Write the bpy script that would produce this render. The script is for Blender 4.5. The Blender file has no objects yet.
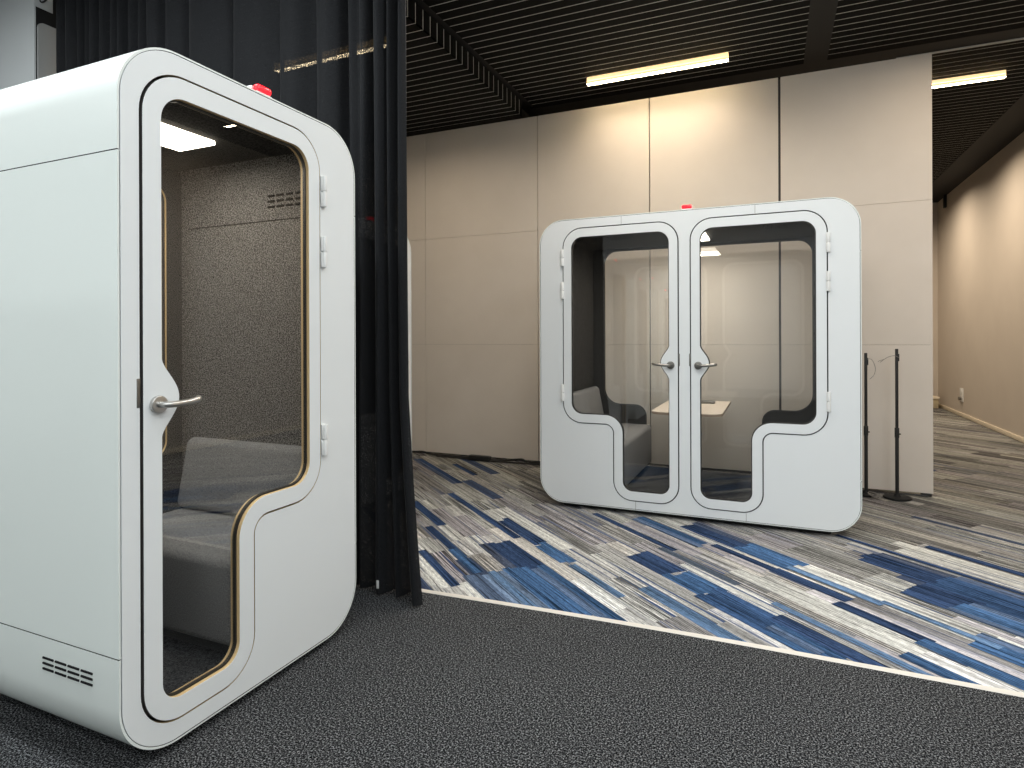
import bpy, bmesh, math, random
from mathutils import Vector, Matrix
random.seed(7)
C = bpy.context.scene.collection
SC = bpy.context.scene
PI = math.pi

# ---------------------------------------------------------------- materials
def mat(name, col, rough=.5, metal=0., spec=.5, emit=None, es=0.):
    m = bpy.data.materials.new(name); m.use_nodes = True
    b = m.node_tree.nodes['Principled BSDF']
    b.inputs['Base Color'].default_value = (*col, 1)
    b.inputs['Roughness'].default_value = rough
    b.inputs['Metallic'].default_value = metal
    b.inputs['Specular IOR Level'].default_value = spec
    if emit:
        b.inputs['Emission Color'].default_value = (*emit, 1)
        b.inputs['Emission Strength'].default_value = es
    return m
def N(m, t, **kw):
    n = m.node_tree.nodes.new(t)
    for k, v in kw.items(): setattr(n, k, v)
    return n
def L(m, a, b): m.node_tree.links.new(a, b)
def bsdf(m): return m.node_tree.nodes['Principled BSDF']

def noisy(name, c0, c1, scale, lo=.35, hi=.65, rough=.9, spec=.1, bump=0., detail=3., stretch=None, coord='Object'):
    """two colours mixed by a noise, for felt, cloth, carpet, painted board"""
    m = mat(name, c0, rough, 0, spec)
    tc = N(m, 'ShaderNodeTexCoord'); src = tc.outputs[coord]
    if stretch:
        mp = N(m, 'ShaderNodeMapping'); mp.inputs['Scale'].default_value = stretch
        L(m, src, mp.inputs['Vector']); src = mp.outputs['Vector']
    nz = N(m, 'ShaderNodeTexNoise'); nz.inputs['Scale'].default_value = scale; nz.inputs['Detail'].default_value = detail
    L(m, src, nz.inputs['Vector'])
    rp = N(m, 'ShaderNodeValToRGB')
    rp.color_ramp.elements[0].position = lo; rp.color_ramp.elements[0].color = (*c0, 1)
    rp.color_ramp.elements[1].position = hi; rp.color_ramp.elements[1].color = (*c1, 1)
    L(m, nz.outputs['Fac'], rp.inputs['Fac']); L(m, rp.outputs['Color'], bsdf(m).inputs['Base Color'])
    if bump:
        bp = N(m, 'ShaderNodeBump'); bp.inputs['Strength'].default_value = bump; bp.inputs['Distance'].default_value = .004
        L(m, nz.outputs['Fac'], bp.inputs['Height']); L(m, bp.outputs['Normal'], bsdf(m).inputs['Normal'])
    return m

def glass_mat(name, tint, ior=1.5, minref=0.):
    m = bpy.data.materials.new(name); m.use_nodes = True
    nt = m.node_tree; nt.nodes.remove(bsdf(m))
    out = nt.nodes['Material Output']
    tr = N(m, 'ShaderNodeBsdfTransparent'); tr.inputs['Color'].default_value = (*tint, 1)
    gl = N(m, 'ShaderNodeBsdfGlossy'); gl.inputs['Roughness'].default_value = .0
    fr = N(m, 'ShaderNodeFresnel'); fr.inputs['IOR'].default_value = ior
    # same reflectance from either side of the thin pane
    ge = N(m, 'ShaderNodeNewGeometry'); mi = N(m, 'ShaderNodeMix', data_type='FLOAT')
    mi.inputs['A'].default_value = ior; mi.inputs['B'].default_value = 1 / ior
    L(m, ge.outputs['Backfacing'], mi.inputs['Factor']); L(m, mi.outputs['Result'], fr.inputs['IOR'])
    mx = N(m, 'ShaderNodeMixShader')
    L(m, fr.outputs['Fac'], mx.inputs['Fac']); L(m, tr.outputs[0], mx.inputs[1]); L(m, gl.outputs[0], mx.inputs[2])
    L(m, mx.outputs[0], out.inputs['Surface'])
    return m

M = {}
M['white'] = mat('white_laminate', (.80, .825, .825), .38, spec=.4)
M['shell'] = mat('white_shell_paint', (.82, .865, .83), .30, spec=.5)
M['white_hw'] = mat('white_hardware', (.85, .85, .83), .35)
M['mdf'] = mat('raw_board_edge', (.66, .47, .24), .5)
M['gap'] = mat('dark_joint', (.012, .012, .013), .8, spec=.1)
M['edge_dark'] = mat('dark_edge', (.05, .05, .05), .6)
M['gasket'] = mat('black_gasket', (.02, .018, .015), .5)
M['steel'] = mat('brushed_steel', (.52, .51, .49), .32, 1.)
M['dark_steel'] = mat('dark_steel', (.24, .23, .21), .35, 1.)
M['felt'] = noisy('grey_felt', (.022, .0215, .021), (.30, .29, .278), 185, .40, .66, .95, .05, .5, 4)
M['felt_dark'] = noisy('charcoal_felt', (.022, .022, .021), (.085, .082, .08), 160, .36, .68, .95, .05, .4, 4)
M['sofa'] = noisy('grey_upholstery', (.145, .143, .142), (.285, .28, .275), 230, .35, .65, .9, .12, .25, 5)
M['pod_floor'] = noisy('pod_carpet', (.022, .023, .025), (.07, .072, .076), 120, .35, .65, .95, .05, .3, 4)
M['glass'] = glass_mat('clear_glass', (.988, .992, .988), 1.56)
M['red'] = mat('red_lens', (.6, .01, .015), .25, emit=(1, .01, .02), es=2.2)
M['panel_light'] = mat('pod_light_diffuser', (.9, .9, .85), .4, emit=(1., .9, .74), es=9.)
M['led'] = mat('led_diffuser', (.9, .85, .75), .4, emit=(1., .80, .50), es=28.)
M['led_body'] = mat('led_frosted_side', (.8, .6, .3), .4, emit=(1., .72, .38), es=1.15)
M['slat'] = mat('black_ceiling_panel', (.008, .008, .0078), .75, spec=.05)
M['lit_edge'] = mat('lit_slat_edge', (.55, .54, .50), .6)  # pale tone stands in for light caught on the slat edges
M['black_beam'] = mat('black_beam_paint', (.014, .014, .014), .6, spec=.2)
M['wall'] = noisy('beige_partition_board', (.675, .61, .545), (.705, .64, .575), 3.0, .3, .7, .6, .25, .03)
M['wall_edge'] = mat('partition_edge', (.08, .075, .07), .6)
M['rwall'] = noisy('beige_plaster', (.62, .55, .48), (.65, .58, .505), 2.0, .3, .7, .75, .2)
M['grey_wall'] = mat('pale_grey_paint', (.47, .49, .49), .8, spec=.1)
M['grey_panel'] = mat('mid_grey_panel', (.34, .34, .33), .6)
M['skirt'] = mat('cream_skirting', (.90, .80, .63), .5)
M['trim'] = mat('pale_trim', (.74, .69, .62), .5)
M['room_wall'] = mat('front_room_paint', (.55, .55, .55), .8)
M['room_ceiling'] = mat('front_room_ceiling', (.35, .35, .35), .8)
M['plastic_black'] = mat('black_plastic', (.015, .015, .015), .4)
M['wire'] = mat('grey_wire', (.22, .20, .18), .5)
M['table'] = noisy('pale_wood_top', (.70, .60, .50), (.76, .66, .55), 12, .3, .7, .4, .4, stretch=(1, 12, 1))
M['table_edge'] = mat('table_edge', (.40, .30, .22), .5)
M['cream_box'] = mat('cream_box_board', (.55, .46, .30), .6)

# dark tufted carpet
def carpet_dark():
    m = mat('charcoal_carpet', (.05, .05, .055), .97, spec=.03)
    tc = N(m, 'ShaderNodeTexCoord')
    n1 = N(m, 'ShaderNodeTexNoise'); n1.inputs['Scale'].default_value = 165; n1.inputs['Detail'].default_value = 3; n1.inputs['Roughness'].default_value = .75
    n2 = N(m, 'ShaderNodeTexNoise'); n2.inputs['Scale'].default_value = 1.2; n2.inputs['Detail'].default_value = 3
    L(m, tc.outputs['Object'], n1.inputs['Vector']); L(m, tc.outputs['Object'], n2.inputs['Vector'])
    rp = N(m, 'ShaderNodeValToRGB')
    e = rp.color_ramp.elements
    e[0].position = .43; e[0].color = (.004, .004, .005, 1)
    e[1].position = .64; e[1].color = (.42, .43, .44, 1)
    k = e.new(.52); k.color = (.042, .043, .046, 1)
    L(m, n1.outputs['Fac'], rp.inputs['Fac'])
    mr = N(m, 'ShaderNodeMapRange'); mr.inputs['To Min'].default_value = .70; mr.inputs['To Max'].default_value = .92
    L(m, n2.outputs['Fac'], mr.inputs['Value'])
    mx = N(m, 'ShaderNodeVectorMath', operation='SCALE')
    L(m, rp.outputs['Color'], mx.inputs[0]); L(m, mr.outputs['Result'], mx.inputs['Scale'])
    L(m, mx.outputs['Vector'], bsdf(m).inputs['Base Color'])
    bp = N(m, 'ShaderNodeBump'); bp.inputs['Strength'].default_value = .7; bp.inputs['Distance'].default_value = .006
    L(m, n1.outputs['Fac'], bp.inputs['Height']); L(m, bp.outputs['Normal'], bsdf(m).inputs['Normal'])
    return m
M['carpet'] = carpet_dark()

# plank carpet: base colour per plank from an attribute, streaks run along the plank (uv in metres)
def carpet_plank():
    m = mat('streaked_plank_carpet', (.3, .3, .3), .95, spec=.03)
    uv = N(m, 'ShaderNodeUVMap', uv_map='plank_uv')
    col = N(m, 'ShaderNodeAttribute', attribute_name='plank_col')
    par = N(m, 'ShaderNodeAttribute', attribute_name='plank_par')   # r: streak strength, g: seed
    sep = N(m, 'ShaderNodeSeparateColor'); L(m, par.outputs['Color'], sep.inputs['Color'])
    def nz(sx, sy, det, rough=.6):
        mp = N(m, 'ShaderNodeMapping'); mp.inputs['Scale'].default_value = (sx, sy, 1)
        L(m, uv.outputs['UV'], mp.inputs['Vector'])
        n = N(m, 'ShaderNodeTexNoise'); n.inputs['Scale'].default_value = 1; n.inputs['Detail'].default_value = det
        n.inputs['Roughness'].default_value = rough
        L(m, mp.outputs['Vector'], n.inputs['Vector']); return n
    a = nz(1.7, 105, 2.5, .65); b = nz(26, 210, 2, .7); c = nz(.7, 30, 1, .5)
    # dark streaks
    r1 = N(m, 'ShaderNodeMapRange'); r1.inputs['From Min'].default_value = .42; r1.inputs['From Max'].default_value = .52
    r1.inputs['To Min'].default_value = .12; r1.inputs['To Max'].default_value = 1.0
    sh = N(m, 'ShaderNodeMath', operation='MULTIPLY_ADD'); sh.inputs[1].default_value = .16; sh.inputs[2].default_value = -.06
    L(m, sep.outputs['Green'], sh.inputs[0])
    ad = N(m, 'ShaderNodeMath', operation='ADD'); L(m, a.outputs['Fac'], ad.inputs[0]); L(m, sh.outputs[0], ad.inputs[1])
    L(m, ad.outputs[0], r1.inputs['Value'])
    r2 = N(m, 'ShaderNodeMapRange'); r2.inputs['From Min'].default_value = .3; r2.inputs['From Max'].default_value = .7
    r2.inputs['To Min'].default_value = .50; r2.inputs['To Max'].default_value = 1.50
    L(m, b.outputs['Fac'], r2.inputs['Value'])
    r3 = N(m, 'ShaderNodeMapRange'); r3.inputs['From Min'].default_value = .3; r3.inputs['From Max'].default_value = .7
    r3.inputs['To Min'].default_value = .62; r3.inputs['To Max'].default_value = 1.36
    L(m, c.outputs['Fac'], r3.inputs['Value'])
    mixs = N(m, 'ShaderNodeMix', data_type='FLOAT'); mixs.inputs['A'].default_value = 1.
    L(m, sep.outputs['Red'], mixs.inputs['Factor']); L(m, r1.outputs['Result'], mixs.inputs['B'])
    q1 = N(m, 'ShaderNodeMath', operation='MULTIPLY'); L(m, mixs.outputs['Result'], q1.inputs[0]); L(m, r2.outputs['Result'], q1.inputs[1])
    q2 = N(m, 'ShaderNodeMath', operation='MULTIPLY'); L(m, q1.outputs[0], q2.inputs[0]); L(m, r3.outputs['Result'], q2.inputs[1])
    sc = N(m, 'ShaderNodeVectorMath', operation='SCALE')
    L(m, col.outputs['Color'], sc.inputs[0]); L(m, q2.outputs[0], sc.inputs['Scale'])
    # blue threads in the grey planks
    d = nz(.8, 45, 2, .5)
    r4 = N(m, 'ShaderNodeMapRange'); r4.inputs['From Min'].default_value = .57; r4.inputs['From Max'].default_value = .62
    L(m, d.outputs['Fac'], r4.inputs['Value'])
    q3 = N(m, 'ShaderNodeMath', operation='MULTIPLY'); L(m, r4.outputs['Result'], q3.inputs[0]); L(m, sep.outputs['Blue'], q3.inputs[1])
    mb = N(m, 'ShaderNodeMix', data_type='RGBA'); mb.inputs['B'].default_value = (.045, .075, .17, 1)
    L(m, q3.outputs[0], mb.inputs['Factor']); L(m, sc.outputs['Vector'], mb.inputs['A'])
    L(m, mb.outputs['Result'], bsdf(m).inputs['Base Color'])
    bp = N(m, 'ShaderNodeBump'); bp.inputs['Strength'].default_value = .3; bp.inputs['Distance'].default_value = .003
    L(m, b.outputs['Fac'], bp.inputs['Height']); L(m, bp.outputs['Normal'], bsdf(m).inputs['Normal'])
    return m
M['plank'] = carpet_plank()

# sheer black cloth: mostly opaque, a fine open weave lets a little light straight through
def curtain_mat():
    m = mat('black_voile', (.0125, .0132, .0148), .75, spec=.12)
    nt = m.node_tree; b = bsdf(m); out = nt.nodes['Material Output']
    b.inputs['Sheen Weight'].default_value = .10; b.inputs['Sheen Roughness'].default_value = .4
    tr = N(m, 'ShaderNodeBsdfTransparent'); mx = N(m, 'ShaderNodeMixShader')
    tc = N(m, 'ShaderNodeTexCoord')
    nz = N(m, 'ShaderNodeTexNoise'); nz.inputs['Scale'].default_value = 300; nz.inputs['Detail'].default_value = 1
    L(m, tc.outputs['Object'], nz.inputs['Vector'])
    mr = N(m, 'ShaderNodeMapRange'); mr.inputs['From Min'].default_value = .58; mr.inputs['From Max'].default_value = .70
    mr.inputs['To Min'].default_value = .0005; mr.inputs['To Max'].default_value = .14
    L(m, nz.outputs['Fac'], mr.inputs['Value'])
    L(m, mr.outputs['Result'], mx.inputs['Fac']); L(m, b.outputs[0], mx.inputs[1]); L(m, tr.outputs[0], mx.inputs[2])
    L(m, mx.outputs[0], out.inputs['Surface'])
    return m
M['curtain'] = curtain_mat()

# ---------------------------------------------------------------- mesh helpers
def link_mesh(name, me, mats, parent=None, smooth=True, angle=35):
    if not isinstance(mats, (list, tuple)): mats = [mats]
    for mm in mats: me.materials.append(mm)
    if smooth:
        me.shade_smooth(); me.set_sharp_from_angle(angle=math.radians(angle))
    o = bpy.data.objects.new(name, me); C.objects.link(o)
    if parent: o.parent = parent
    return o
def from_bm(name, bm, mats, parent=None, smooth=True, recalc=True, angle=35):
    if recalc: bmesh.ops.recalc_face_normals(bm, faces=bm.faces)
    me = bpy.data.meshes.new(name); bm.to_mesh(me); bm.free()
    return link_mesh(name, me, mats, parent, smooth, angle)
def box(bm, x0, x1, y0, y1, z0, z1, bev=0., mi=0, seg=2):
    r = bmesh.ops.create_cube(bm, size=1)
    vs = r['verts']
    for v in vs:
        v.co = Vector(((x0 + x1) / 2 + v.co.x * (x1 - x0), (y0 + y1) / 2 + v.co.y * (y1 - y0), (z0 + z1) / 2 + v.co.z * (z1 - z0)))
    fs = list({f for v in vs for f in v.link_faces})
    for f in fs: f.material_index = mi
    if bev:
        es = list({e for v in vs for e in v.link_edges})
        r = bmesh.ops.bevel(bm, geom=es, offset=bev, segments=seg, affect='EDGES', profile=.5)
        for f in r['faces']: f.material_index = mi
def cyl(bm, p0, p1, r0, r1=None, n=24, mi=0, bev=0.):
    p0 = Vector(p0); p1 = Vector(p1); d = p1 - p0
    q = d.to_track_quat('Z', 'Y').to_matrix().to_4x4()
    r = bmesh.ops.create_cone(bm, cap_ends=True, segments=n, radius1=r0, radius2=r0 if r1 is None else r1, depth=d.length,
                              matrix=Matrix.Translation((p0 + p1) / 2) @ q)
    vs = r['verts']
    for f in {f for v in vs for f in v.link_faces}: f.material_index = mi
    if bev:
        es = [e for e in {e for v in vs for e in v.link_edges} if any(len(f.verts) > 4 for f in e.link_faces)]
        rr = bmesh.ops.bevel(bm, geom=es, offset=bev, segments=3, affect='EDGES', profile=.5)
        for f in rr['faces']: f.material_index = mi
def tube(bm, pts, r, n=12, mi=0):
    pts = [Vector(p) for p in pts]; rings = []
    for i, p in enumerate(pts):
        t = (pts[min(i + 1, len(pts) - 1)] - pts[max(i - 1, 0)]).normalized()
        a = Vector((0, 0, 1)) if abs(t.z) < .9 else Vector((1, 0, 0))
        u = t.cross(a).normalized(); w = t.cross(u)
        rr = r[i] if isinstance(r, (list, tuple)) else r
        rings.append([bm.verts.new(p + u * math.cos(2 * PI * k / n) * rr + w * math.sin(2 * PI * k / n) * rr) for k in range(n)])
    for a, b in zip(rings, rings[1:]):
        for k in range(n):
            bm.faces.new((a[k], a[(k + 1) % n], b[(k + 1) % n], b[k])).material_index = mi
    bm.faces.new(rings[0]).material_index = mi; bm.faces.new(rings[-1][::-1]).material_index = mi
def spline(pts, n=6):
    P = [Vector(p) for p in pts]; out = []
    for i in range(len(P) - 1):
        p0, p1, p2, p3 = P[max(i - 1, 0)], P[i], P[i + 1], P[min(i + 2, len(P) - 1)]
        for k in range(n):
            t = k / n
            out.append(.5 * (2 * p1 + (p2 - p0) * t + (2 * p0 - 5 * p1 + 4 * p2 - p3) * t * t + (3 * p1 - p0 - 3 * p2 + p3) * t ** 3))
    return out + [P[-1]]
def roundpoly(pts, n=10):
    """pts: (x, z, radius); corners become arcs"""
    out = []; k = len(pts)
    for i in range(k):
        x, z, r = pts[i]
        p = Vector((x, z)); a = Vector(pts[i - 1][:2]); b = Vector(pts[(i + 1) % k][:2])
        if r <= 0: out.append((x, z)); continue
        da = (a - p).normalized(); db = (b - p).normalized()
        ang = da.angle(db); d = r / math.tan(ang / 2)
        c = p + (da + db).normalized() * (r / math.sin(ang / 2))
        s = p + da * d; e = p + db * d
        a0 = math.atan2(s.y - c.y, s.x - c.x); a1 = math.atan2(e.y - c.y, e.x - c.x)
        dl = (a1 - a0 + PI) % (2 * PI) - PI
        for j in range(n + 1):
            t = a0 + dl * j / n
            out.append((c.x + r * math.cos(t), c.y + r * math.sin(t)))
    return out
def offset_poly(poly, d):
    """shift a closed outline inward by d (outline counter-clockwise)"""
    A = sum(poly[i - 1][0] * poly[i][1] - poly[i][0] * poly[i - 1][1] for i in range(len(poly)))
    s = 1 if A > 0 else -1
    out = []; k = len(poly)
    for i in range(k):
        p = Vector(poly[i]); a = Vector(poly[i - 1]); b = Vector(poly[(i + 1) % k])
        e1 = (p - a); e2 = (b - p)
        if e1.length < 1e-6: e1 = e2
        if e2.length < 1e-6: e2 = e1
        e1.normalize(); e2.normalize()
        n1 = Vector((-e1.y, e1.x)) * s; n2 = Vector((-e2.y, e2.x)) * s
        nn = (n1 + n2); nn.normalize()
        c = max(.4, nn.dot(n1))
        out.append(tuple(p + nn * (d / c)))
    return out
def plate(name, loops, y0, y1, mats, parent=None, edge=None, bev=0., edge_tail=0):
    """flat plate in the local x-z plane between y0 and y1, outlines with holes; edge = material index for the side faces"""
    cu = bpy.data.curves.new(name, 'CURVE'); cu.dimensions = '2D'; cu.fill_mode = 'BOTH'
    cu.extrude = (y1 - y0) / 2 - bev
    if bev: cu.bevel_depth = bev; cu.bevel_resolution = 2; cu.offset = -bev
    for lp in loops:
        s = cu.splines.new('POLY'); s.points.add(len(lp) - 1)
        for p, q in zip(s.points, lp): p.co = (q[0], q[1], 0, 1)
        s.use_cyclic_u = True
    tmp = bpy.data.objects.new(name + '_tmp', cu); C.objects.link(tmp)
    dg = bpy.context.evaluated_depsgraph_get(); dg.update()
    me = bpy.data.meshes.new_from_object(tmp.evaluated_get(dg), depsgraph=dg)
    bpy.data.objects.remove(tmp); bpy.data.curves.remove(cu)
    me.materials.clear()
    bm = bmesh.new(); bm.from_mesh(me); bpy.data.meshes.remove(me)
    for v in bm.verts: v.co = Vector((v.co.x, (y0 + y1) / 2 - v.co.z, v.co.y))
    bmesh.ops.remove_doubles(bm, verts=bm.verts, dist=1e-5)
    bmesh.ops.recalc_face_normals(bm, faces=bm.faces)
    for f in bm.faces:
        f.material_index = 0
        if edge is not None and abs(f.normal.y) < .5:
            c = f.calc_center_median(); p = Vector((c.x, c.z))
            f.material_index = edge if (len(loops) == 1 or near(p, loops[0]) > .004) else edge_tail
    return from_bm(name, bm, mats, parent, recalc=False, angle=12)
def near(p, poly):
    d = 9.
    for i in range(len(poly)):
        a = Vector(poly[i - 1]); b = Vector(poly[i]); ab = b - a
        t = 0 if ab.length_squared < 1e-12 else max(0, min(1, (p - a).dot(ab) / ab.length_squared))
        d = min(d, (p - a - ab * t).length)
    return d
def ring_prism(bm, outer, inner, y0, y1, mo=0, mi=0, mc=0):
    """tube with the given outer and inner outlines (same point count)"""
    k = len(outer)
    A = [bm.verts.new((p[0], y0, p[1])) for p in outer]; B = [bm.verts.new((p[0], y1, p[1])) for p in outer]
    A2 = [bm.verts.new((p[0], y0, p[1])) for p in inner]; B2 = [bm.verts.new((p[0], y1, p[1])) for p in inner]
    for i in range(k):
        j = (i + 1) % k
        bm.faces.new((A[i], B[i], B[j], A[j])).material_index = mo
        bm.faces.new((A2[j], B2[j], B2[i], A2[i])).material_index = mi
        bm.faces.new((A[j], A2[j], A2[i], A[i])).material_index = mc
        bm.faces.new((B[i], B2[i], B2[j], B[j])).material_index = mc

# ---------------------------------------------------------------- naming helpers
def tag(o, label, cat, group=None, kind=None):
    o['label'] = label; o['category'] = cat
    if group: o['group'] = group
    if kind: o['kind'] = kind
    return o
def struct(o, label=None):
    o['kind'] = 'structure'
    if label: o['label'] = label
    return o
def empty(name, loc, rz=0.):
    o = bpy.data.objects.new(name, None); C.objects.link(o)
    o.empty_display_size = .2; o.location = loc; o.rotation_euler = (0, 0, rz)
    return o

# ================================================================ the office booths
H = 2.205; ZB = .033; ZC = 2.135
def door_outlines(x0, x1, xs):
    """door joint and glass outlines of a door whose handle is on the x0 side; xs = where the lower part ends"""
    gap = roundpoly([(x0, .097, .14), (xs, .097, .14), (xs, .648, .06), (x1, .648, .15), (x1, 2.134, .15), (x0, 2.134, .15)], 12)
    gx = x0 + .068
    gl = roundpoly([(gx, .170, .068), (xs - .072, .170, .068), (xs - .072, .720, .13), (x1 - .07, .720, .085), (x1 - .07, 2.062, .085), (gx, 2.062, .085)], 12)
    # the round handle boss bites into the glass
    out = []
    for i, p in enumerate(gl):
        out.append(p)
        q = gl[(i + 1) % len(gl)]
        if abs(p[0] - gx) < 1e-5 and abs(q[0] - gx) < 1e-5 and abs(p[1] - q[1]) > .5:
            zt, zb = 1.238, .998; n = 28
            for k in range(n + 1):
                t = k / n
                out.append((gx + .059 * (max(0, .5 * (1 - math.cos(2 * PI * t))) ** .75), zt + (zb - zt) * t))
    return gap, out
def mir(poly, c): return [(2 * c - x, z) for x, z in reversed(poly)]

def make_handle(parent, x, z, sgn, m, name='handle'):
    bm = bmesh.new()
    cyl(bm, (x, -.004, z), (x, -.017, z), .027, n=36, bev=.003)
    pts = spline([(x, -.012, z), (x, -.032, z), (x + sgn * .006, -.043, z), (x + sgn * .03, -.047, z), (x + sgn * .08, -.047, z + .003), (x + sgn * .102, -.046, z + .006), (x + sgn * .115, -.039, z + .008), (x + sgn * .121, -.030, z + .009)], 6)
    tube(bm, pts, .0098, 14)
    return from_bm(name, bm, m, parent)
def make_hinge(parent, x, z):
    bm = bmesh.new(); h = .128
    cyl(bm, (x, -.012, z + .002), (x, -.012, z + h / 2), .0095, n=16, bev=.002)
    cyl(bm, (x, -.012, z - h / 2), (x, -.012, z - .002), .0095, n=16, bev=.002)
    cyl(bm, (x, -.012, z - .004), (x, -.012, z + .004), .006, n=10)
    box(bm, x - .013, x + .013, -.008, .001, z + .003, z + h / 2, .002)
    box(bm, x - .013, x + .013, -.008, .001, z - h / 2, z - .003, .002)
    return from_bm('hinge', bm, M['white_hw'], parent)
def make_vent(parent, cols, rows, sx, sz, px, pz, at, plane='xz', m='gap', depth=.003):
    """rounded slots; plane gives the two local axes they lie in"""
    bm = bmesh.new()
    for i in range(cols):
        for j in range(rows):
            u = (i - (cols - 1) / 2) * px; v = (j - (rows - 1) / 2) * pz
            ax, ay, az = at
            if plane == 'yz': box(bm, ax - depth, ax + depth, ay + u - sx / 2, ay + u + sx / 2, az + v - sz / 2, az + v + sz / 2, min(sz, depth) * .4)
            elif plane == 'xy': box(bm, ax + u - sx / 2, ax + u + sx / 2, ay + v - sz / 2, ay + v + sz / 2, az - depth, az + depth, min(sz, depth) * .4)
            else: box(bm, ax + u - sx / 2, ax + u + sx / 2, ay - depth, ay + depth, az + v - sz / 2, az + v + sz / 2, min(sz, depth) * .4)
    return from_bm('vent_grille', bm, M[m], parent)

def make_door(root, gap, gl, edge, handle_x, hinge_x, sgn, handle_mat):
    leaf = offset_poly(gap, .0075)
    d = plate('door', [leaf, gl], -.004, .040, [M['white'], M[edge], M['edge_dark']], root, edge=1, bev=.0012, edge_tail=2)
    g = plate('glass_pane', [offset_poly(gl, .0015)], .014, .020, [M['glass']], d)
    plate('gasket', [offset_poly(gl, .0008), offset_poly(gl, .0060)], .010, .0235, [M['gasket']], d)
    make_handle(d, handle_x, 1.10, sgn, M[handle_mat])
    for z in (1.912, 1.660, .877): make_hinge(d, hinge_x, z)
    return d

def make_pod(name, loc, rz, W, D, doors, wide_rear, edge, handle_mat, lamp_x, felt):
    root = empty(name, loc, rz)
    R = .19
    outer = roundpoly([(0, ZB, R), (W, ZB, R), (W, H, R), (0, H, R)], 16)
    def notch(poly):
        out = []
        for i, p in enumerate(poly):
            q = poly[(i + 1) % len(poly)]; out.append(p)
            if abs(p[0] - q[0]) < 1e-6 and abs(p[1] - q[1]) > 1.:
                up = q[1] > p[1]; s = 1 if p[0] < W / 2 else -1
                for z in ((.375, 1.848) if up else (1.848, .375)):
                    zz = (z - .0016, z + .0016) if up else (z + .0016, z - .0016)
                    out += [(p[0], zz[0]), (p[0] + s * .004, zz[0]), (p[0] + s * .004, zz[1]), (p[0], zz[1])]
        return out
    inn = .092
    # outer shell: a rounded-rectangle tube
    bm = bmesh.new()
    nt = notch(outer); sx = (W - 2 * .0055) / W; sz = (H - ZB - .011) / (H - ZB)
    ring_prism(bm, nt, [(W / 2 + (x - W / 2) * sx, (H + ZB) / 2 + (z - (H + ZB) / 2) * sz) for x, z in nt], .001, D - .001, 0, 1, 0)
    for f in bm.faces:                      # the two thin panel joints on each side are dark inside
        c = f.calc_center_median()
        if any(abs(c.z - z) < .0017 for z in (.375, 1.848)) and min(abs(c.x), abs(c.x - W)) > .0012 and f.calc_area() < .006 * D: f.material_index = 1
    shell = from_bm('shell', bm, [M['shell'], M['gap']], root, angle=30)
    # front frame with the door openings
    fo = offset_poly(outer, .0085)
    frame = plate('front_frame', [fo] + [g for g, *_ in doors], 0., .029, [M['white'], M[edge]], root, edge=1, bev=.0012)
    # dark stop behind the joints
    plate('door_stop', [offset_poly(outer, .012)] + [offset_poly(gl, -.030) for _, gl, *_ in doors], .044, .058, [M['felt_dark']], root)
    bm = bmesh.new(); oo = offset_poly(outer, .0057); io = offset_poly(outer, .030)
    ring_prism(bm, oo, io, .008, .046); from_bm('edge_joint', bm, M['gap'], root)
    # lining
    ip = roundpoly([(inn, .112, .03), (W - inn, .112, .03), (W - inn, ZC, .03), (inn, ZC, .03)], 5)
    bm = bmesh.new()
    ring_prism(bm, [(W / 2 + (x - W / 2) * 1.03, 1.12 + (z - 1.12) * 1.012) for x, z in ip], ip, .050, D - .045)
    for f in bm.faces:
        c = f.calc_center_median()
        if c.z < .115: f.material_index = 1
        if c.z > ZC - .003: f.material_index = 2
    lining = from_bm('felt_lining', bm, [M[felt], M['pod_floor'], M['felt_dark']], root)
    # rear frame and its pane
    if wide_rear:
        rl = roundpoly([(.585, .126, .05), (W - .605, .126, .05), (W - .605, .668, .10), (W - .212, .668, .15), (W - .212, 2.116, .12), (.195, 2.116, .12), (.195, .668, .15), (.585, .668, .10)], 12)
    else:
        gl = doors[0][1]
        x0 = .16; x1 = W - .175
        rl = roundpoly([(x0, .72, .085), (x1, .72, .085), (x1, 2.055, .085), (x0, 2.055, .085)], 12)
    rear = plate('rear_frame', [offset_poly(outer, .0085), rl], D - .05, D - .003, [M['felt_dark'], M['mdf'] if edge == 'mdf' else M['edge_dark']], root, edge=1, bev=.0012)
    plate('rear_pane', [offset_poly(rl, .0015)], D - .034, D - .028, [M['glass']], root)
    plate('rear_gasket', [offset_poly(rl, .0008), offset_poly(rl, .006)], D - .038, D - .024, [M['gasket']], root)
    # plinth
    bm = bmesh.new(); box(bm, .17, W - .17, .05, D - .05, 0, .055, .01); from_bm('plinth', bm, M['plastic_black'], root)
    for g, gl, hx, hgx, sgn in doors:
        make_door(root, g, gl, edge, hx, hgx, sgn, handle_mat)
    for g, gl, hx, hgx, sgn in doors:       # strike plate beside the door joint
        bm = bmesh.new(); xs = hx - sgn * .058
        box(bm, xs - .005, xs + .005, -.002, .004, 1.095, 1.182, .001); from_bm('strike_plate', bm, M['dark_steel'], frame)
    # beacon lamp on the roof
    bm = bmesh.new(); box(bm, lamp_x - .036, lamp_x + .036, .034, .085, H - .004, H + .032, .006); box(bm, lamp_x - .036, lamp_x + .036, .006, .06, H - .004, H + .006, .002)
    wl = from_bm('beacon_lamp', bm, M['white_hw'], root)
    bm = bmesh.new()
    box(bm, lamp_x - .034, lamp_x + .034, .002, .0335, H + .0065, H + .034, .010, seg=4)
    ln = from_bm('red_lens', bm, M['red'], wl); ln['label'] = 'glowing red lens'
    return root, shell, lining, frame

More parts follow.
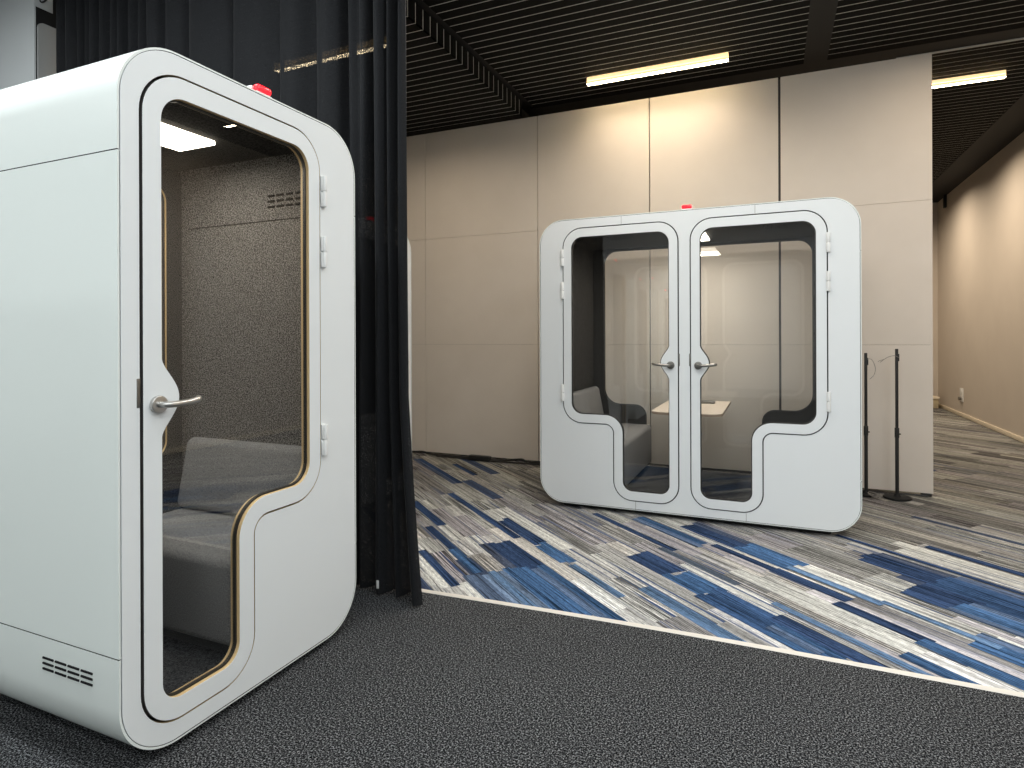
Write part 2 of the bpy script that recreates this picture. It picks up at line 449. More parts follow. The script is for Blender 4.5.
# ---- tall single booth at left
gap, gl = door_outlines(.065, .846, .496)
WL = 1.075; DL = 1.05
pod1, shell1, lining1, frame1 = make_pod('office_booth', (-1.732, 1.1435, 0), PI / 2, WL, DL, [(gap, gl, .118, .859, 1)], False, 'mdf', 'steel', .555, 'felt')
tag(pod1, 'tall white single-door acoustic booth in the left foreground, one stepped glass door', 'office booth', 'single-door white booths')
make_vent(shell1, 4, 3, .054, .0062, .0625, .0168, (0, .239, .294), 'yz')
make_vent(lining1, 4, 3, .040, .010, .055, .0255, (WL - .0925, .322, 1.935), 'yz', depth=.004)
bm = bmesh.new(); box(bm, WL - .0945, WL - .090, .06, DL - .1, 1.845, 1.848); from_bm('felt_joint', bm, M['gap'], lining1)
bm = bmesh.new()
box(bm, .36, .70, .43, .645, 2.116, ZC - .0005, .004)
o = from_bm('ceiling_light', bm, M['panel_light'], pod1); o['label'] = 'square lit diffuser in the booth ceiling'

# ---- twin-door booth by the partition
WD = 2.19; DD = 1.25
g1, l1 = door_outlines(1.133, 2.001, 1.611)
g2, l2 = mir(g1, WD / 2), mir(l1, WD / 2)
pod2, shell2, lining2, frame2 = make_pod('meeting_booth', (-1.6813, 4.4178, 0), 0, WD, DD, [(g1, l1, 1.190, 2.002, 1), (g2, l2, WD - 1.190, WD - 2.002, -1)], True, 'edge_dark', 'dark_steel', 1.112, 'felt_dark')
tag(pod2, 'wide white two-door acoustic booth standing in front of the beige partition', 'office booth')
for x, z0, z1 in ((.645, 2.135, 2.198), (1.562, 2.135, 2.198), (.745, .036, .097), (1.50, .036, .097)):
    bm = bmesh.new(); box(bm, x - .0012, x + .0012, -.0006, .004, z0, z1); from_bm('panel_joint', bm, M['dark_steel'], frame2)
make_vent(lining2, 7, 2, .008, .085, .028, .115, (1.694, .60, ZC - .001), 'xy')
make_vent(lining2, 7, 2, .008, .085, .028, .115, (WD - 1.694, .60, ZC - .001), 'xy')
bm = bmesh.new(); box(bm, 1.01, 1.178, .44, .96, 2.118, ZC - .0005, .004)
o = from_bm('ceiling_light', bm, M['panel_light'], pod2); o['label'] = 'square lit diffuser in the booth ceiling'

# ---- booth behind the curtain (only its far edge shows past the cloth)
g3, l3 = mir(gap, WL / 2), mir(gl, WL / 2)
pod3, shell3, lining3, frame3 = make_pod('office_booth', (-2.85, 3.332, 0), PI / 2, WL, DL, [(g3, l3, WL - .118, WL - .859, -1)], False, 'mdf', 'steel', .53, 'felt')
tag(pod3, 'white booth behind the black curtain, only its rounded door edge showing', 'office booth', 'single-door white booths')

# ---- further booths of the same row, standing outside the frame and mirrored in the twin booth's glass
def dup(root, loc, rz):
    c = root.copy(); C.objects.link(c); c.location = loc; c.rotation_euler = (0, 0, rz)
    for ch in list(root.children):
        d = ch.copy(); C.objects.link(d); d.parent = c
        for g in list(ch.children):
            e = g.copy(); C.objects.link(e); e.parent = d
    return c
for x, y, lab in ((-1.95, -1.375, 'white booth mirrored faintly in the two-door booth glass, next to the mirrored left booth'),
               (-1.95, -3.78, 'white booth mirrored faintly in the two-door booth glass, the farther of two in its row')):
    c = dup(pod1, (x, y, 0), PI / 2); c['label'] = lab

# ================================================================ benches and tables in the booths
def cushion(bm, x0, x1, y0, y1, z0, z1, b=.04, lean=0.):
    n0 = len(bm.verts)
    box(bm, x0, x1, y0, y1, z0, z1, b, seg=5)
    return n0
def sofa(name, loc, rz, w, d, bt, seat_z, back_z, bottom, label, group=None, m='sofa'):
    """bench along local x, its back at local y = d, seat front at y = 0"""
    r = empty(name, loc, rz); tag(r, label, 'bench', group)
    bm = bmesh.new(); box(bm, 0, w, 0, d - .02, bottom, seat_z, .035, seg=5)
    # slightly crowned top and softened front
    for v in bm.verts:
        if v.co.z > seat_z - .01: v.co.z += .012 * math.sin(PI * min(1, max(0, v.co.x / w)))
    from_bm('seat', bm, M[m], r, angle=60)
    bm = bmesh.new(); box(bm, .0, w, d - bt, d, seat_z + .004, back_z, .035, seg=5)
    for v in bm.verts:
        t = (v.co.z - seat_z) / (back_z - seat_z)
        if v.co.y < d - bt / 2: v.co.y += .065 * t
    from_bm('backrest', bm, M[m], r, angle=60)
    bm = bmesh.new(); box(bm, .03, w - .03, .06, d - .04, .113, bottom + .01, .004)
    from_bm('base', bm, M['plastic_black'], r)
    return r
# in the single booth: back against the +Y side, facing -Y
sofa('bench_seat', (-2.625, 1.600, 0), 0, .825, .522, .130, .492, .822, .170, 'grey upholstered bench with backrest inside the tall left booth')
# the twin booth: benches face each other
sofa('bench_seat', (-1.035, 4.50, 0), PI / 2, 1.105, .55, .12, .50, .84, .150, 'dark grey bench inside the two-door booth, behind its left door', group='benches in the two-door booth')
sofa('bench_seat', (-.138, 5.605, 0), -PI / 2, 1.105, .55, .12, .50, .84, .150, 'dark grey bench inside the two-door booth, behind its right door', group='benches in the two-door booth')

def table_top_mesh(pts, z0, z1, name, parent):
    o = plate(name, [roundpoly(pts, 8)], z0, z1, [M['table'], M['table_edge']], parent, edge=1, bev=.004)
    me = o.data
    for v in me.vertices: v.co = (v.co.x, v.co.z, v.co.y)
    me.flip_normals(); me.update()
    return o
t = empty('booth_table', (-.587, 4.98, 0)); tag(t, 'pale wood table between the benches inside the two-door booth', 'table')
table_top_mesh([(-.285, -.36, .09), (.235, -.36, .09), (.235, .62, .01), (-.285, .62, .01)], .715, .737, 'tabletop', t)
bm = bmesh.new(); box(bm, -.14, -.06, .30, .40, .1125, .7145, .01); from_bm('pedestal', bm, M['dark_steel'], t)
bm = bmesh.new(); box(bm, .0, .125, .36, .42, .7375, .760, .006); from_bm('power_socket', bm, M['dark_steel'], t)
t = empty('booth_shelf_table', (-2.40, 1.50, 0)); tag(t, 'small pale wood table edge inside the tall left booth, beside the bench', 'table')
table_top_mesh([(-.19, -.255, .01), (.16, -.255, .01), (.16, .175, .07), (-.19, .175, .07)], .772, .794, 'tabletop', t)
bm = bmesh.new(); box(bm, -.12, -.06, -.2, -.12, .118, .7715, .008); box(bm, -.15, .1, -.21, -.06, .1135, .122, .003); from_bm('pedestal', bm, M['white'], t)

# ================================================================ floors
U = math.radians(-40.5); cu_, su_ = math.cos(U), math.sin(U)
PX0, PX1, PY0, PY1 = -8.0, 2.777, 2.63, 13.42
def plank_floor():
    bm = bmesh.new()
    uvl = bm.loops.layers.uv.new('plank_uv')
    cl = bm.loops.layers.float_color.new('plank_col'); pl = bm.loops.layers.float_color.new('plank_par')
    rnd = random.Random(21)
    greys = [(.50, .50, .475), (.56, .56, .53), (.42, .415, .40), (.36, .355, .345), (.44, .42, .435), (.37, .35, .365), (.60, .60, .575), (.30, .29, .285), (.48, .46, .43), (.52, .51, .50)]
    blues = {'N': (.036, .064, .138), 'N2': (.046, .092, .195), 'M': (.062, .130, .262), 'L': (.125, .21, .35), 'G': (.12, .15, .20)}
    def add(u0, u1, v0, v1, z, col, par):
        # clip the oriented rectangle against the room by a polygon clip
        P = [(u0, v0), (u1, v0), (u1, v1), (u0, v1)]
        W = [(u * cu_ - v * su_, u * su_ + v * cu_) for u, v in P]
        for ax, lim, sg in ((0, PX0, 1), (0, PX1, -1), (1, PY0, 1), (1, PY1, -1)):
            o = []
            for i in range(len(W)):
                a, b = W[i - 1], W[i]
                ia = (a[ax] - lim) * sg >= 0; ib = (b[ax] - lim) * sg >= 0
                if ia != ib:
                    t = (lim - a[ax]) / (b[ax] - a[ax]); o.append((a[0] + (b[0] - a[0]) * t, a[1] + (b[1] - a[1]) * t))
                if ib: o.append(b)
            W = o
            if len(W) < 3: return
        try: f = bm.faces.new([bm.verts.new((x, y, z)) for x, y in W])
        except ValueError: return
        su, sv = rnd.random() * 40, rnd.random() * 40
        for l in f.loops:
            x, y, _ = l.vert.co
            l[uvl].uv = (x * cu_ + y * su_ + su, -x * su_ + y * cu_ + sv)
            l[cl] = (*col, 1); l[pl] = par
    w = .1
    v = -6.0
    while v < 16:
        w = rnd.choice((.1, .1, .2, .15, .1, .05, .05))
        u = -17 + rnd.random()
        while u < 10:
            ln = rnd.choice((.28, .4, .5, .5, .7, 1.0, 1.0))
            xm = (u + ln / 2) * cu_ - (v + w / 2) * su_; ym = (u + ln / 2) * su_ + (v + w / 2) * cu_
            if -9 < xm < 4 and 2 < ym < 14.2:
                g = rnd.choice(greys)
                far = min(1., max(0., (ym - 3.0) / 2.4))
                k = (1.24 - .66 * far) * rnd.uniform(.86, 1.12)  # far floor's dimmer look put into the plank colour, darker with distance
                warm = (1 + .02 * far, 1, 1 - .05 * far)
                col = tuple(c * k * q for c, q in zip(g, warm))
                pb = .025 if w < .15 else 0.
                if rnd.random() < pb * (1 if ym < 6 else .5):
                    col = (.055, .075, .13); par = (.5, rnd.random(), 0, 1)
                else:
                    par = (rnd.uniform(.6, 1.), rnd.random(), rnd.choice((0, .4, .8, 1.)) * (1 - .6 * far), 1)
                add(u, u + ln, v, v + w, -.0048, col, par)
            u += ln
        v += w
    # the blue planks, where they lie
    for i, (u0, u1, v0, v1, c) in enumerate(BLUE):
        ns = max(1, round((v1 - v0) / .055))
        for k in range(ns):                 # each block is woven from narrow runs with uneven ends
            va, vb = v0 + (v1 - v0) * k / ns, v0 + (v1 - v0) * (k + 1) / ns
            br = rnd.uniform(.78, 1.22); ja, jb = rnd.uniform(-.035, .02), rnd.uniform(-.02, .05)
            col = tuple(q * br for q in blues[c])
            if k in (0, ns - 1) and ns > 1 and rnd.random() < .35: col = tuple(.6 * q + .4 * w for q, w in zip(col, (.16, .17, .20)))
            add(u0 + ja, u1 + jb, va, vb, -.0045 + .00008 * i, col, (.9, .45 + .35 * rnd.random(), 0, 1))
    return bm
BLUE = [(-2.93, -2.6, 2.184, 2.36, 'N'), (-2.6, -2.33, 2.184, 2.36, 'M'), (-2.33, -1.91, 2.155, 2.346, 'N2'), (-1.91, -1.62, 2.155, 2.346, 'M'),
 (-2.51, -1.80, 1.956, 2.033, 'L'), (-3.23, -2.74, 2.86, 3.046, 'N'), (-2.74, -2.38, 2.86, 3.046, 'M'),
 (-3.52, -2.9, 2.668, 2.786, 'M'), (-3.73, -2.92, 2.486, 2.536, 'N'), (-2.96, -2.32, 2.437, 2.491, 'G'), (-2.86, -2.3, 2.77, 2.828, 'N'),
 (-3.92, -3.36, 1.79, 1.89, 'N'), (-3.35, -3.01, 1.78, 1.88, 'M'), (-2.98, -2.49, 1.798, 1.849, 'L'),
 (-3.5, -3.01, 1.583, 1.69, 'N'), (-3.01, -2.25, 1.583, 1.69, 'M'), (-3.51, -3.08, 1.474, 1.583, 'N'), (-3.07, -2.4, 1.44, 1.583, 'M'),
 (-3.1, -2.65, 1.20, 1.301, 'M'), (-3.07, -2.55, 1.301, 1.44, 'L'),
 (-4.01, -3.37, 1.283, 1.34, 'N'), (-3.52, -3.09, 1.271, 1.332, 'M'), (-4.68, -4.02, 1.371, 1.44, 'N'), (-4.79, -3.51, 1.726, 1.782, 'N'),
 (-5.84, -5.31, 2.173, 2.23, 'N'), (-3.56, -3.0, 1.099, 1.151, 'N'), (-6.31, -5.08, 1.888, 1.988, 'N'),
 (-2.31, -1.88, 3.36, 3.60, 'N'), (-1.88, -1.35, 3.32, 3.62, 'N2'), (-1.89, -1.66, 3.12, 3.36, 'N'), (-1.66, -1.2, 3.12, 3.32, 'M'),
 (-1.47, -1.0, 2.843, 3.018, 'M'), (-1.95, -1.56, 2.685, 2.755, 'N'), (-1.56, -1.0, 2.66, 2.74, 'M'), (-2.39, -1.97, 2.764, 2.838, 'N'),
 (-1.54, -1.2, 2.49, 2.56, 'M'), (-2.24, -1.5, 3.915, 3.979, 'N'), (-2.01, -1.5, 2.29, 2.372, 'N'), (-1.91, -1.68, 2.155, 2.25, 'M'),
 (-2.63, -1.59, 3.634, 3.671, 'N'), (-2.36, -1.84, 2.875, 2.932, 'L'), (-1.85, -1.4, 2.913, 2.954, 'L'), (-2.12, -1.4, 2.423, 2.465, 'L'),
 (-5.2, -4.5, 5.55, 5.65, 'N'), (-4.3, -3.5, 6.2, 6.28, 'N'), (-5.6, -4.6, 6.9, 7.0, 'N'), (-5.0, -3.6, 5.95, 6.0, 'N')]
bm = plank_floor()
bmesh.ops.recalc_face_normals(bm, faces=bm.faces)
for f in bm.faces:
    if f.normal.z < 0: f.normal_flip()
struct(from_bm('floor', bm, M['plank'], smooth=False, recalc=False), 'carpet of streaked grey and blue planks laid diagonally')
bm = bmesh.new(); box(bm, -8, 2.777, 2.80, 13.42, -.06, -.0075); struct(from_bm('floor', bm, M['edge_dark'], smooth=False))
bm = bmesh.new()
def yc(x):
    t = max(0., min(1., (x + 1.7) / 2.6)); return 2.665 + .075 * math.sin(min(1, t * 1.35) * PI / 2)
nx = 60
for k in range(nx):
    xa = -8 + 10.777 * k / nx; xb = -8 + 10.777 * (k + 1) / nx
    v = [bm.verts.new(p) for p in ((xa, -5, 0), (xb, -5, 0), (xb, yc(xb), 0), (xa, yc(xa), 0))]
    v2 = [bm.verts.new((q.co.x, q.co.y, -.06)) for q in v]
    bm.faces.new(v); bm.faces.new(v2[::-1])
    bm.faces.new((v[3], v[2], v2[2], v2[3])); bm.faces.new((v[1], v[0], v2[0], v2[1]))
bmesh.ops.remove_doubles(bm, verts=bm.verts, dist=1e-5)
struct(from_bm('floor', bm, M['carpet'], smooth=False), 'charcoal flecked carpet in the foreground')
bm = bmesh.new()
# the strip bows very slightly towards the far room in its middle
nseg = 60
for s0 in range(nseg):
    xa = -8 + 10.777 * s0 / nseg; xb = -8 + 10.777 * (s0 + 1) / nseg
    vs = []
    for x in (xa, xb):
        y = yc(x)
        vs.append([bm.verts.new((x, y - .016, 0)), bm.verts.new((x, y - .012, .004)), bm.verts.new((x, y + .012, .004)), bm.verts.new((x, y + .016, -.006))])
    for k in range(3): bm.faces.new((vs[0][k], vs[1][k], vs[1][k + 1], vs[0][k + 1]))
bmesh.ops.remove_doubles(bm, verts=bm.verts, dist=1e-5)
struct(from_bm('trim_1', bm, M['trim']), 'pale transition strip between the two carpets')

# ================================================================ partition wall and room
PY = 5.8616; PT = .075
bm = bmesh.new()
xs = [-8.0, -5.86, -4.73, -3.606, -2.250, -1.098, .045, 1.1787]
gw = [.0, .004, .004, .004, .007, .010, .019, 0]
for i in range(len(xs) - 1):
    x0 = xs[i] + gw[i] / 2; x1 = xs[i + 1] - gw[i + 1] / 2
    for z0, z1 in ((.02, 1.2285), (1.2300, 2.4080), (2.4095, 3.60)):
        box(bm, x0, x1, PY, PY + PT, z0, z1, .0015, seg=1)
box(bm, -8, 1.17, PY + .030, PY + PT - .01, .03, 3.59, mi=1)
struct(from_bm('wall_back', bm, [M['wall'], M['wall_edge']], smooth=False), 'tall beige partition of jointed boards')
bm = bmesh.new(); box(bm, 1.10, 1.165, PY - .02, PY + PT, 0, .021, .003); box(bm, -.02, .06, PY, PY + PT, 0, .021, .003); box(bm, -2.3, -2.2, PY, PY + PT, 0, .021, .003)
struct(from_bm('trim_2', bm, M['plastic_black']), 'black feet under the partition')
def slab(name, x0, x1, y0, y1, z0, z1, m, label=None):
    bm = bmesh.new(); box(bm, x0, x1, y0, y1, z0, z1); return struct(from_bm(name, bm, M[m], smooth=False), label)
slab('wall_right', 2.777, 2.93, 2.70, 13.42, -.06, 4.0, 'rwall', 'long beige wall running away at right')
slab('wall_right', 2.777, 2.93, -5, 2.70, -.06, 4.0, 'room_wall')
slab('wall_far', -8, 2.93, 13.42, 13.55, -.06, 4.0, 'rwall')
slab('wall_front', -8, 2.93, -5.12, -5, -.06, 4.0, 'room_wall')
slab('wall_left', -8.12, -8, -5.12, 13.55, -.06, 4.0, 'room_wall')
bm = bmesh.new(); box(bm, 2.764, 2.777, 2.72, 13.42, 0, .062, .003); struct(from_bm('baseboard_right', bm, M['skirt']))
bm = bmesh.new(); box(bm, 1.2, 2.777, 13.405, 13.42, 0, .062, .003); struct(from_bm('baseboard_far', bm, M['skirt']))
# grey pier with a framed panel at far left
bm = bmesh.new(); box(bm, -8, -4.628, 2.485, 2.86, 0, 3.80, .006); struct(from_bm('wall_pier', bm, M['grey_wall']), 'pale grey wall end beyond the tall booth')
bm = bmesh.new(); box(bm, -4.628, -4.622, 2.497, 2.86, .0, 3.80, .002); struct(from_bm('trim_3', bm, M['black_beam']), 'black recess frame on the wall end')
o = plate('trim_4', [roundpoly([(0, .1, .02), (.25, .1, .02), (.25, 3.475, .03), (0, 3.475, .04)], 6)], -.012, -.001, [M['grey_panel']])
o.location = (-4.622, 2.502, 0); o.rotation_euler = (0, 0, PI / 2); struct(o, 'grey panel set in the black frame')
bm = bmesh.new(); box(bm, -4.621, -4.617, 2.487, 2.60, 3.575, 3.74, .001)
sg = from_bm('notice_sign', bm, M['grey_wall']); tag(sg, 'small grey sign with a dark mark, high at the upper left corner', 'sign')
bm = bmesh.new()
tube(bm, spline([(-4.614, 2.50, 3.70), (-4.614, 2.52, 3.62), (-4.614, 2.55, 3.64), (-4.614, 2.58, 3.70)], 5), .006, 8)
from_bm('dark_mark', bm, M['plastic_black'], sg)

# ---- ceiling
P = .104; Y0 = 4.744
def lines(a, b):
    k = math.ceil((a - Y0) / P); out = []
    while Y0 + k * P < b: out.append(Y0 + k * P); k += 1
    return out
bm = bmesh.new()
def slats(x0, x1, y0, y1, z):
    ys = [y0] + lines(y0 + .01, y1 - .01) + [y1]
    for a, b in zip(ys, ys[1:]):
        box(bm, x0, x1, a + .0048, b - .0048, z, z + .012)
    for y in ys[1:-1]:
        box(bm, x0, x1, y - .0042, y + .0042, z + .0010, z + .008, mi=1)
for x0, x1 in ((-2.365, .25), (.44, 2.35)):
    slats(x0, x1, 2.82, 6.10, 3.78); slats(x0, x1, 6.32, 13.4, 3.78)
slats(-8, -2.42, 2.82, 5.82, 3.62)
# the step between the two ceiling levels, slatted like the rest
ys = [2.82] + lines(2.83, 5.80) + [5.86]
for a, b in zip(ys, ys[1:]): box(bm, -2.432, -2.42, a + .0055, b - .0055, 3.62, 3.775)
for y in ys[1:-1]: box(bm, -2.430, -2.4215, y - .0058, y + .0058, 3.62, 3.772, mi=1)
# plain black margins
box(bm, -2.42, -2.365, 2.75, 5.9, 3.782, 3.80, mi=2)
box(bm, .25, .44, 2.75, 6.10, 3.779, 3.80, mi=2); box(bm, .25, .44, 6.32, 13.4, 3.779, 3.80, mi=2)
box(bm, 2.35, 2.777, 2.75, 13.4, 3.776, 3.80, mi=2)
box(bm, -2.42, 2.35, 6.10, 6.32, 3.779, 3.80, mi=2)
box(bm, 1.0, 2.35, 6.30, 6.312, 3.765, 3.779, mi=1)  # lit edge of the margin drawn in as a pale strip
box(bm, -8, -2.42, 5.82, 13.4, 3.66, 3.70, mi=2)
box(bm, -8, 2.93, 2.66, 13.55, 3.81, 3.9, mi=2)
struct(from_bm('ceiling', bm, [M['slat'], M['lit_edge'], M['black_beam']], smooth=False), 'black slatted ceiling with pale strips put in for light on its slat edges')
slab('ceiling', -8, 2.93, -5.12, 2.66, 3.81, 3.9, 'room_ceiling')
bm = bmesh.new(); box(bm, 2.735, 2.776, 12.75, 12.83, 3.56, 3.776, .004); struct(from_bm('trim_5', bm, M['black_beam']), 'black bracket under the ceiling edge at the end of the right wall')

# ---- line lamps
def line_lamp(x0, x1, y, ztop, label, zb=.062):
    r = empty('linear_ceiling_lamp', ((x0 + x1) / 2, y, ztop)); tag(r, label, 'ceiling lamp', 'line lamps on the slatted ceiling')
    h = (x1 - x0) / 2
    bm = bmesh.new(); box(bm, -h, h, -.024, .024, -zb + .0245, 0, .003); from_bm('housing', bm, M['led_body'], r)
    bm = bmesh.new(); box(bm, -h, h, -.026, .026, -zb, -zb + .024); df = from_bm('diffuser', bm, [M['led'], M['led_body']], r)
    for p in df.data.polygons:
        if abs(p.normal.y) > .6 or abs(p.normal.x) > .6: p.material_index = 1
    return r
line_lamp(-1.635, -.362, 5.60, 3.779, 'glowing line lamp on the slatted ceiling above the beige partition')
line_lamp(1.10, 1.985, 7.02, 3.779, 'glowing line lamp at upper right, partly hidden behind the partition end')
line_lamp(-3.86, -2.73, 3.90, 3.619, 'line lamp glimpsed glowing through the black curtain')

# ---- wall outlet
r = empty('wall_outlet', (2.777, 11.86, .35)); tag(r, 'white double wall outlet low on the right-hand wall', 'outlet')
bm = bmesh.new(); box(bm, -.012, 0, -.09, .09, -.11, .11, .005); from_bm('plate', bm, M['white_hw'], r)
bm = bmesh.new(); cyl(bm, (-.010, -.01, .05), (-.016, -.01, .05), .035, n=20); from_bm('socket', bm, M['white_hw'], r)
bm = bmesh.new(); cyl(bm, (-.010, .0, -.06), (-.05, .0, -.06), .03, n=20); from_bm('plug', bm, M['dark_steel'], r)
# ---- box at the end of the passage
r = empty('storage_box', (2.60, 13.15, 0)); tag(r, 'small cream box on the floor at the far end of the right-hand passage', 'box')
bm = bmesh.new(); box(bm, -.22, .10, -.14, .2, 0, .17, .01); from_bm('body', bm, M['cream_box'], r)
bm = bmesh.new(); box(bm, -.235, .115, -.155, .215, .17, .21, .008); from_bm('lid', bm, M['skirt'], r)
bm = bmesh.new(); box(bm, -.16, .02, -.05, .05, 0, .28, .02); cyl(bm, (-.07, 0, .27), (-.07, 0, .32), .03, n=16, bev=.004)
o = from_bm('black_case', bm, M['plastic_black']); o.location = (2.60, 13.2, .2105); tag(o, 'small dark case standing on the cream box at the passage end', 'case')

# ================================================================ curtain
def curtain():
    bm = bmesh.new(); rnd = random.Random(5)
    prof = []                       # (x, y) from the right-hand edge leftwards
    folds = [(-1.680, -.045), (-1.688, -.068), (-1.706, -.074), (-1.724, -.03), (-1.734, .03), (-1.752, .035), (-1.764, -.02), (-1.782, -.055), (-1.800, -.01), (-1.806, .045), (-1.818, -.03), (-1.838, -.075), (-1.868, -.05), (-1.872, .04), (-1.905, .055), (-1.925, -.02), (-1.955, -.055), (-1.985, -.02), (-2.03, -.045), (-2.045, .045),
             (-2.09, .05), (-2.13, -.02), (-2.19, -.05), (-2.26, -.03), (-2.285, .045), (-2.33, .03), (-2.42, -.03), (-2.52, -.028), (-2.555, .04), (-2.60, .02), (-2.72, -.025), (-2.87, -.02), (-2.91, .04),
             (-2.96, .0), (-3.1, -.03), (-3.24, -.02), (-3.28, .035), (-3.33, -.01), (-3.43, -.03), (-3.50, .03), (-3.54, -.02), (-3.60, -.04), (-3.64, .03)]
    x = -3.64
    while x > -4.5:
        d = rnd.uniform(.035, .055); folds.append((x - d, rnd.uniform(-.05, -.02))); folds.append((x - 2 * d, rnd.uniform(.015, .04))); x -= 2 * d
    pts = spline([(a, b, 0) for a, b in folds], 5)
    zs = [.012, .05, .12, .3, .6, 1.0, 1.5, 2.0, 2.6, 3.2, 3.74]
    rows = []
    for z in zs:
        row = []
        for i, p in enumerate(pts):
            t = max(0., (1.1 - z) / 1.1) ** 1.3
            x = p.x; k = 1.
            if i < 60:
                near = 1 - i / 60
                x += .115 * t * near
                y = p.y * (1 + .45 * t * near) - .024 * t * near
            else: y = p.y * (1 + .1 * math.sin(z * 2 + i * .7))
            x += .006 * math.sin(z * 1.3 + i * .21) * (z < 3.3)
            row.append(bm.verts.new((x, 2.60 + y, z)))
        rows.append(row)
    for a, b in zip(rows, rows[1:]):
        for k in range(len(pts) - 1): bm.faces.new((a[k], a[k + 1], b[k + 1], b[k]))
    return from_bm('curtain', bm, M['curtain'], angle=180)
cur = curtain(); tag(cur, 'tall sheer black curtain hanging in folds behind the left booth', 'curtain')
hem = [v.co for v in cur.data.vertices if .04 < v.co.z < .06 and -1.86 < v.co.x < -1.765]
hp = min(hem, key=lambda c: c.y)
bm = bmesh.new(); box(bm, hp.x - .007, hp.x + .006, hp.y - .006, hp.y - .001, .042, .082, .001); from_bm('cloth_label', bm, M['white_hw'], cur)['label'] = 'tiny white label at the hem'
bm = bmesh.new(); box(bm, -4.61, -1.66, 2.56, 2.64, 3.735, 3.809, .003); struct(from_bm('trim_6', bm, M['plastic_black']), 'curtain rail')

# ================================================================ poles and cables
def pole(x, y, zt, label, flip=1):
    r = empty('pole_stand', (x, y, 0)); tag(r, label, 'pole stand', 'slim black pole stands')
    bm = bmesh.new(); cyl(bm, (0, 0, 0), (0, 0, .014), .100, n=48, bev=.004); cyl(bm, (0, 0, .012), (0, 0, .035), .028, .018, n=24); from_bm('base', bm, M['black_beam'], r)
    bm = bmesh.new(); cyl(bm, (0, 0, .03), (0, 0, .53), .0135, n=20); from_bm('lower_tube', bm, M['plastic_black'], r)
    bm = bmesh.new(); cyl(bm, (0, 0, .485), (0, 0, .565), .0165, n=20, bev=.004); cyl(bm, (.014, 0, .515), (.026, 0, .515), .006, n=12); from_bm('clamp', bm, M['plastic_black'], r)
    bm = bmesh.new(); cyl(bm, (0, 0, .52), (0, 0, zt), .0115, n=20, bev=.004); box(bm, -.009, .018, -.010, .010, zt - .10, zt - .04, .004); from_bm('upper_tube', bm, M['plastic_black'], r)
    bm = bmesh.new()
    if flip > 0: tube(bm, spline([(.012, -.012, zt - .07), (-.02, -.02, zt - .055), (-.07, -.03, zt - .07), (-.12, -.03, zt - .11)], 6), .0022, 6); tube(bm, spline([(-.09, -.03, zt - .085), (-.12, -.03, zt - .095), (-.135, -.03, zt - .105)], 4), .0022, 6)
    else: tube(bm, spline([(.008, -.012, zt - .05), (.04, -.02, zt - .055), (.065, -.02, zt - .12), (.055, -.02, zt - .18), (.025, -.02, zt - .215)], 6), .0022, 6)
    from_bm('wire', bm, M['wire'], r)
pole(.900, 5.69, 1.200, 'slim black pole stand with round base, nearer the partition end')
pole(.688, 5.725, 1.165, 'slim black pole stand half hidden by the right edge of the two-door booth', -1)
bm = bmesh.new()
for k in range(4):
    pts = []
    for i in range(26):
        a = i / 25 * 2 * PI * (1.2 + .15 * k) + k
        rr = .026 + .008 * k
        pts.append((.738 + rr * math.cos(a) * 1.1, 5.580 + rr * .6 * math.sin(a), .006 + .010 * k + .008 * (1 + math.sin(2 * a + k))))
    tube(bm, pts, .0028, 6)
tag(from_bm('wire_tangle', bm, M['wire']), 'tangle of thin grey wire on the carpet beside the pole bases', 'wire')
bm = bmesh.new()
tube(bm, spline([(.86, 5.80, .008), (.95, 5.825, .008), (1.05, 5.83, .008), (1.13, 5.815, .008)], 6), .006, 8)
tag(from_bm('cable', bm, M['plastic_black']), 'short black cable on the carpet at the foot of the partition end', 'cable')
bm = bmesh.new()
tube(bm, spline([(-4.4, 5.80, .012), (-3.9, 5.78, .013), (-3.70, 5.76, .030), (-3.60, 5.775, .035), (-3.48, 5.79, .014), (-3.2, 5.775, .013), (-3.0, 5.76, .014), (-2.9, 5.745, .02), (-2.75, 5.74, .018), (-2.62, 5.765, .013), (-2.5, 5.775, .030), (-2.4, 5.775, .040), (-2.33, 5.79, .02), (-2.0, 5.80, .012), (-1.5, 5.80, .012)], 8), .011, 10)
tube(bm, spline([(-3.4, 5.74, .010), (-3.1, 5.73, .010), (-2.9, 5.71, .012), (-2.6, 5.72, .010), (-2.3, 5.745, .010), (-1.9, 5.76, .01)], 8), .008, 8)
cb = tag(from_bm('power_cable', bm, M['plastic_black']), 'black power cable running along the foot of the beige partition', 'cable')
bm = bmesh.new(); box(bm, -2.99, -2.74, 5.70, 5.765, .002, .055, .01); from_bm('connector', bm, M['plastic_black'], cb)

# ================================================================ light
def area(name, x, y, z, sx, sy, power, col, rot=(0, 0, 0)):
    l = bpy.data.lights.new(name, 'AREA'); l.shape = 'RECTANGLE'; l.size = sx; l.size_y = sy; l.energy = power; l.color = col
    o = bpy.data.objects.new(name, l); C.objects.link(o); o.location = (x, y, z); o.rotation_euler = rot
    return o
cool = (.93, .98, 1.0); warm = (1., .84, .64)
for x, y, p in ((-5.2, -3.6, 26), (-5.2, -1.6, 26), (-2.6, -3.6, 40), (-2.6, -1.6, 44), (-2.6, .9, 58), (-4.3, .9, 30), (0., -3.6, 31), (0., -1.6, 33), (0., .3, 30), (0., 1.9, 22),
                (2., -3.6, 30), (2., -1.6, 30), (2., .3, 28), (2., 1.9, 24)):
    area('panel_or_fill_light', x, y, 3.78, 1.2, .3, p, cool)  # unseen panels; some added to brighten the booth fronts and left booth's side
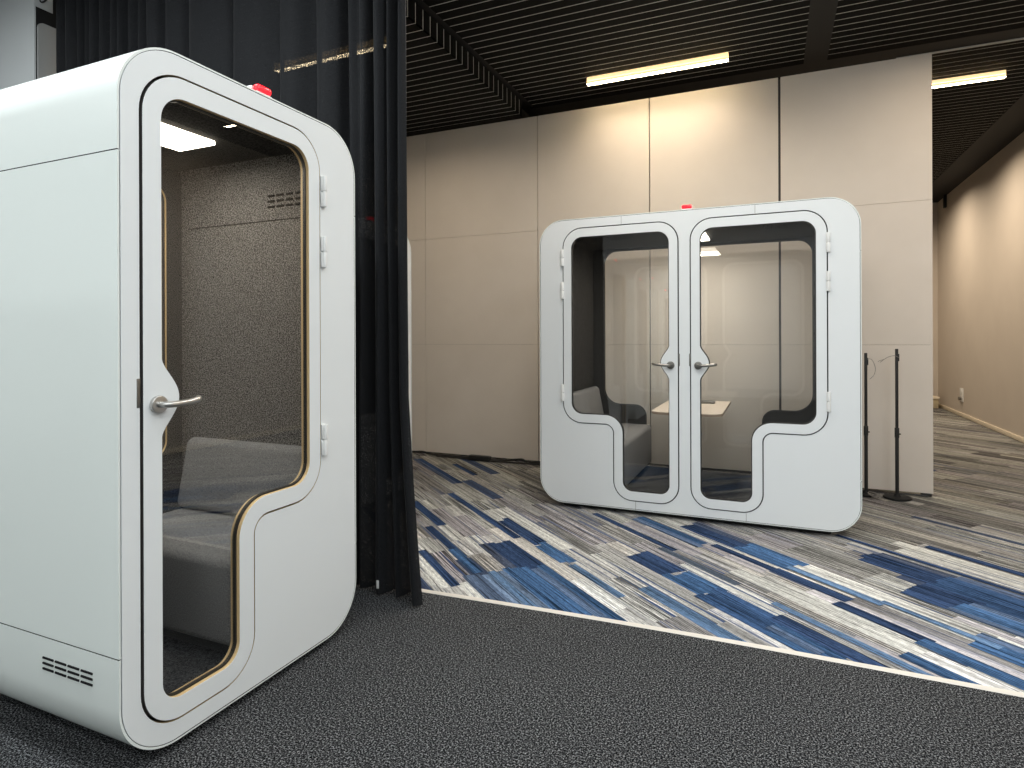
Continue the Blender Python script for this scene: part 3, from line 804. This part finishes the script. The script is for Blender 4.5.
# the line lamps' own light, plus unseen lamps added to brighten the far room
for x, y, z, p in ((-1.0, 5.52, 3.70, 9), (1.5, 7.02, 3.70, 18), (-3.3, 3.90, 3.54, 6), (1.6, 5.0, 3.70, 15), (1.6, 3.6, 3.70, 22), (-1.0, 3.5, 3.70, 30), (1.5, 9.4, 3.70, 54), (1.5, 11.6, 3.70, 52), (-3.2, 4.8, 3.54, 8)):
    o = area('lamp_or_fill_light', x, y, z, 1.2, .05, p, warm if y > 3.7 else (1., .93, .84)); o.data.spread = math.radians(125 if 5.5 < y < 5.6 else 165)
for nm, x, y, p in (('a', -2.27, 1.66, 5.8), ('b', -.59, 5.1, 13.), ('c', -3.38, 3.85, 2.)):
    area('booth_light', x, y, 2.112, .2, .28, p, (1., .93, .82))

w = bpy.data.worlds.new('World'); w.use_nodes = True; SC.world = w
w.node_tree.nodes['Background'].inputs['Color'].default_value = (.5, .5, .5, 1)
w.node_tree.nodes['Background'].inputs['Strength'].default_value = .05

# ================================================================ camera
cam = bpy.data.cameras.new('camera'); co = bpy.data.objects.new('camera', cam); C.objects.link(co)
cam.sensor_fit = 'HORIZONTAL'; cam.sensor_width = 36; cam.lens = 36 * 604.593 / 1024
cam.shift_x = 0; cam.shift_y = (337.755 - 384) / 1024
cam.clip_start = .05; cam.clip_end = 100
yaw, roll = .4097, -.0035
f = Vector((-math.sin(yaw), math.cos(yaw), 0)); r = Vector((math.cos(yaw), math.sin(yaw), 0)); u = Vector((0, 0, 1))
r3 = r * math.cos(roll) + u * math.sin(roll); u3 = u * math.cos(roll) - r * math.sin(roll)
m = Matrix((r3, u3, -f)).transposed().to_4x4(); m.translation = Vector((0, 0, 1.2996))
co.matrix_world = m
SC.camera = co
SC.view_settings.view_transform = 'Standard'; SC.view_settings.look = 'None'
SC.view_settings.exposure = 0.; SC.view_settings.gamma = 1.
SC.view_settings.use_curve_mapping = False
SC.cycles.use_denoising = True
SC.cycles.max_bounces = 10; SC.cycles.transparent_max_bounces = 24
SC.cycles.sample_clamp_indirect = 6.
